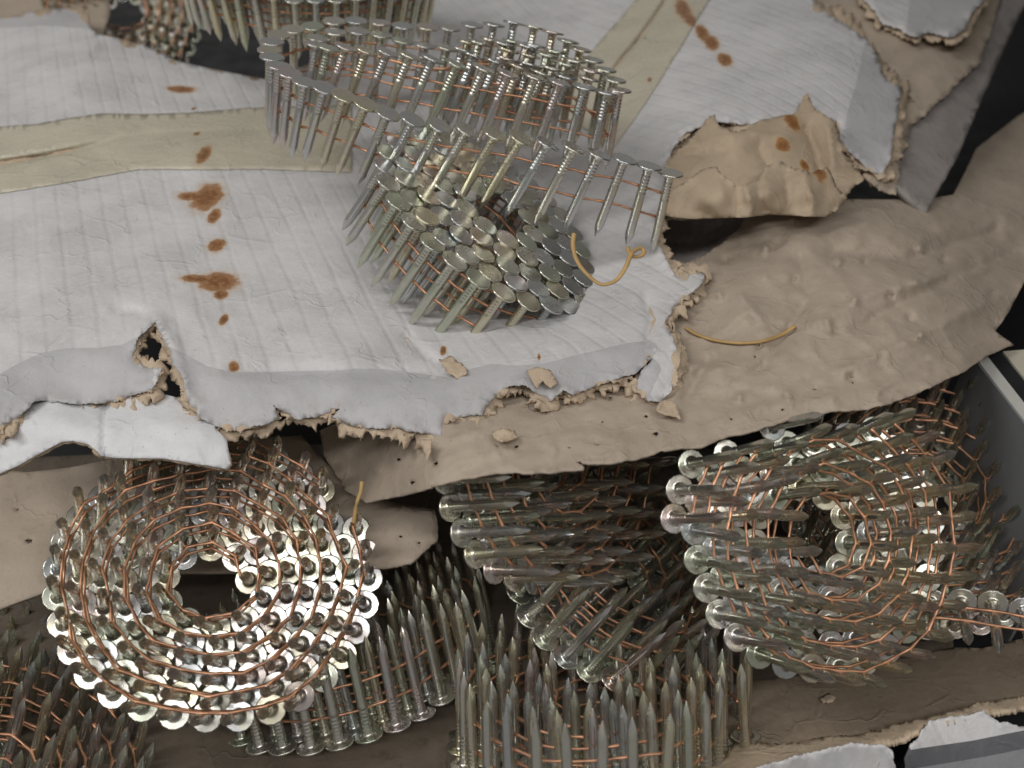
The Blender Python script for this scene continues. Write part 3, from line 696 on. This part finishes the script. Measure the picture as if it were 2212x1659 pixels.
# I: right coil
spiral('nail_coil', 'round nail coil at right with dark centre hole and shiny heads along its left edge', at_d(1752, 1165, 352), axis_s(1482, 1143, 345, 1566, 1144, True), 46, phase=3.0, hand=-1, elong=1.0,
       flare=lambda c, s, r, u, w: -u*(c*.10*r)+w*(.15*max(s, 0)*r+.06*max(c, 0)*r-.02))
# J: behind I
spiral('nail_coil', 'shadowed nail coil at far right against the steel rail, only thin points showing', at_d(1985, 1095, 418), axis_s(2050, 1030, 405, 2096, 938, True), 51, phase=.5, hand=-1, nmax=150)
# F
spiral('nail_coil', 'upright nail coil with points up whose round heads show at bottom centre', at_d(766, 1452, 396), axis_s(900, 1570, 372, 860, 1388, True), 52, phase=-.5, hand=1, cone=math.radians(2), pitch=7.8, space=9.5)
# G
spiral('nail_coil', 'upright nail coil with bright points up along the bottom edge, right of centre', at_d(1290, 1600, 356), axis_s(1290, 1700, 338, 1284, 1496, True), 48.5, phase=-.25, hand=1, cone=math.radians(1), pitch=7.4, space=9.4)
# K
spiral('nail_coil', 'dim nail coil with points up in the bottom left corner', at_d(-70, 1735, 335), axis_s(230, 1720, 328, 282, 1540, True), 47, phase=-.1, hand=1, cone=math.radians(1))
# L
spiral('nail_coil', 'dark nail coil in shadow at the left edge, behind the corner coil', at_d(-130, 1490, 395), axis_s(60, 1480, 385, 82, 1320, True), 44, phase=-.1, hand=1)
# C: behind, on top at the left
spiral('nail_coil', 'blurred nail coil standing heads up at the top edge behind the lid', at_d(680, -100, 525), axis_s(650, 30, 480, 655, 180, False), 62, phase=2.9, hand=-1, cone=math.radians(9), rin=14, boxed=False)
# D: glittering far left
spiral('nail_coil', 'blurred glittering nail coil peeking over the lid at top left', at_d(270, 30, 690), axis_v(260, 900), 50, phase=0, hand=1, boxed=False)
# B: lower of the two on the lid
spiral('nail_coil', 'lower nail coil standing heads up on the white lid, under the loosened coil', at_d(1066, 462, 402), axis_s(1035, 552, 378, 940, 690, False), 47, phase=.2, pitch=7.6, space=9.9, hand=1, cone=math.radians(-1), dome=.4, boxed=False)
# A: loosened coil on top
A_CTRL = [  # crop x, crop y, depth, tip offset
    (2040, 795, 398, -40, 172), (1950, 765, 394, -48, 172), (1790, 722, 390, -68, 172), (1590, 682, 386, -86, 168), (1380, 640, 383, -92, 160), (1110, 598, 382, -88, 156),
    (810, 540, 384, -68, 156), (560, 448, 390, -58, 160), (330, 362, 400, -22, 170), (215, 290, 412, -8, 172), (182, 215, 426, 0, 168), (240, 145, 442, 4, 160), (380, 112, 452, 4, 158),
    (560, 88, 458, -6, 158), (900, 120, 458, -20, 160), (1180, 110, 462, -30, 160), (1340, 105, 466, -34, 163), (1520, 160, 458, -36, 165), (1640, 240, 446, -36, 165), (1760, 340, 432, -34, 170), (1800, 418, 420, -34, 174),
    (1700, 412, 414, -44, 176), (1490, 368, 410, -62, 172), (1270, 330, 408, -70, 168), (1010, 282, 408, -76, 166), (760, 240, 414, -68, 166), (520, 214, 424, -48, 168), (400, 206, 434, -30, 168), (420, 165, 444, -10, 164), (560, 135, 450, -10, 162),
    (800, 180, 446, -30, 164), (980, 215, 442, -36, 164), (1180, 175, 446, -40, 166), (1420, 205, 442, -44, 168), (1590, 270, 436, -40, 170), (1690, 345, 428, -40, 172),
    (1600, 352, 422, -50, 172), (1430, 325, 424, -56, 170), (1260, 280, 426, -60, 168), (1090, 245, 430, -60, 168), (1110, 200, 438, -50, 166), (1300, 195, 438, -48, 168), (1480, 248, 432, -46, 170), (1570, 312, 428, -48, 172), (1400, 292, 430, -52, 170), (1240, 245, 434, -54, 168), (1330, 225, 436, -50, 168), (1450, 280, 431, -48, 170)]
strip('nail_coil', 'loosened nail coil on top of the white lid, unrolled loop reaching left, heads up',
      [(x*.4667+497.7, y*.4667, d, x*.4667+497.7+a, y*.4667+b) for x, y, d, a, b in A_CTRL], False, inner_sign=1)
# M: loose end trailing out at the right edge
strip('nail_strip', 'short loose end of collated nails trailing out over the dark mat at right edge',
      [(2010, 1300, 362, 2010, 1380), (2052, 1297, 360, 2060, 1389), (2102, 1299, 358, 2114, 1404), (2152, 1304, 356, 2170, 1412), (2202, 1316, 354, 2226, 1422), (2290, 1340, 350, 2320, 1440)], True, cat='nail strip')

# ------------------------------------------------------------------ rubber bands and scraps
def band(label, pts, r=.78):
    P = [at_d(x, y, d) for x, y, d in pts]; out = []; n = len(P)
    for i in range(n-1):
        p0, p1, p2, p3 = P[max(0, i-1)], P[i], P[i+1], P[min(n-1, i+2)]
        for k in range(8):
            t = k/8; out.append(.5*((2*p1)+(p2-p0)*t+(2*p0-5*p1+4*p2-p3)*t*t+(3*p1-p0-3*p2+p3)*t**3))
    out.append(P[-1]); c = sum(out, Vector())/len(out)
    o = tube('rubber_band', [p-c for p in out], r, M_RUBBER, None, sides=8, flat=.7); o.location = c*MM
    o['label'] = label; o['category'] = 'rubber band'; o['group'] = 'bits of tan rubber band'
    return o
band('tan rubber band looped over the nail heads at the right end of the lower coil', [(1240, 505, 352), (1238, 530, 350), (1246, 562, 347), (1268, 592, 345), (1298, 614, 344), (1330, 606, 344), (1350, 580, 345), (1362, 552, 347), (1372, 540, 350), (1386, 536, 352), (1391, 546, 351), (1380, 554, 350), (1362, 552, 349), (1356, 535, 352)])
def on_sheet(x, y, f, up): 
    z = float(f(np.array([[x, y]]))[0])+up; p = at_z(x, y, z); return proj(p)[2]
band('curved tan rubber band lying on the wrinkled brown flap', [(x, y, on_sheet(x, y, zkraft, 1.0)) for x, y in ((1482, 708), (1505, 722), (1545, 735), (1600, 741), (1650, 736), (1690, 722), (1717, 704))], r=.78)
band('short tan rubber band caught on the left coil below the torn lid', [(782, 1040, 336), (779, 1062, 336), (772, 1082, 336), (768, 1100, 337), (764, 1130, 338)], r=.65)

def scrap(label, pts, f, mat, up=1.0, sd=1, amp=2.0, curl=2.0):
    cx = sum(p[0] for p in pts)/len(pts); cy = sum(p[1] for p in pts)/len(pts)
    e = thing('cardboard_scrap', label, 'scrap', at_z(cx, cy, float(f(np.array([[cx, cy]]))[0])), 'torn bits of brown cardboard')
    sheet('flake', fray(pts, True, sd, step=3.5, amp=amp), f, mat, e, step=6, thick=.5, lift=up, curl=curl, curlw=8, curlseed=sd)
scrap('pale brown cardboard scrap stuck on the middle of the torn lid edge', [(1136, 798), (1160, 792), (1190, 800), (1206, 828), (1190, 838), (1172, 822), (1160, 836), (1146, 822)], zl0, M_CORE, 3.0, 41)
scrap('light brown paper tatter hanging below the torn lid edge at centre', [(1062, 934), (1085, 924), (1112, 930), (1118, 944), (1095, 952), (1074, 950)], zkraft, M_CORE, 4.0, 42)
scrap('thin pointed paper tatter hanging over the brown flap, left of centre', [(905, 948), (932, 950), (930, 972), (922, 994), (912, 974)], zkraft, M_CORE, 5, 43, amp=1.0)
scrap('brown paper flake peeled up right of the white torn corner', [(1425, 868), (1440, 862), (1462, 872), (1470, 905), (1445, 896), (1420, 888)], zkraft, M_CORE, 3.0, 44)
scrap('crumbled brown board bits in the dent above the grey lid border', [(948, 778), (975, 768), (1000, 790), (1012, 806), (990, 816), (965, 800)], zl0, M_CORE, .6, 45, amp=4, curl=3)
scrap('small pale fleck of board on the brown front wall', [(1770, 1506), (1790, 1498), (1806, 1504), (1796, 1514), (1778, 1516)], zfw2, M_CORE, 1.0, 46)
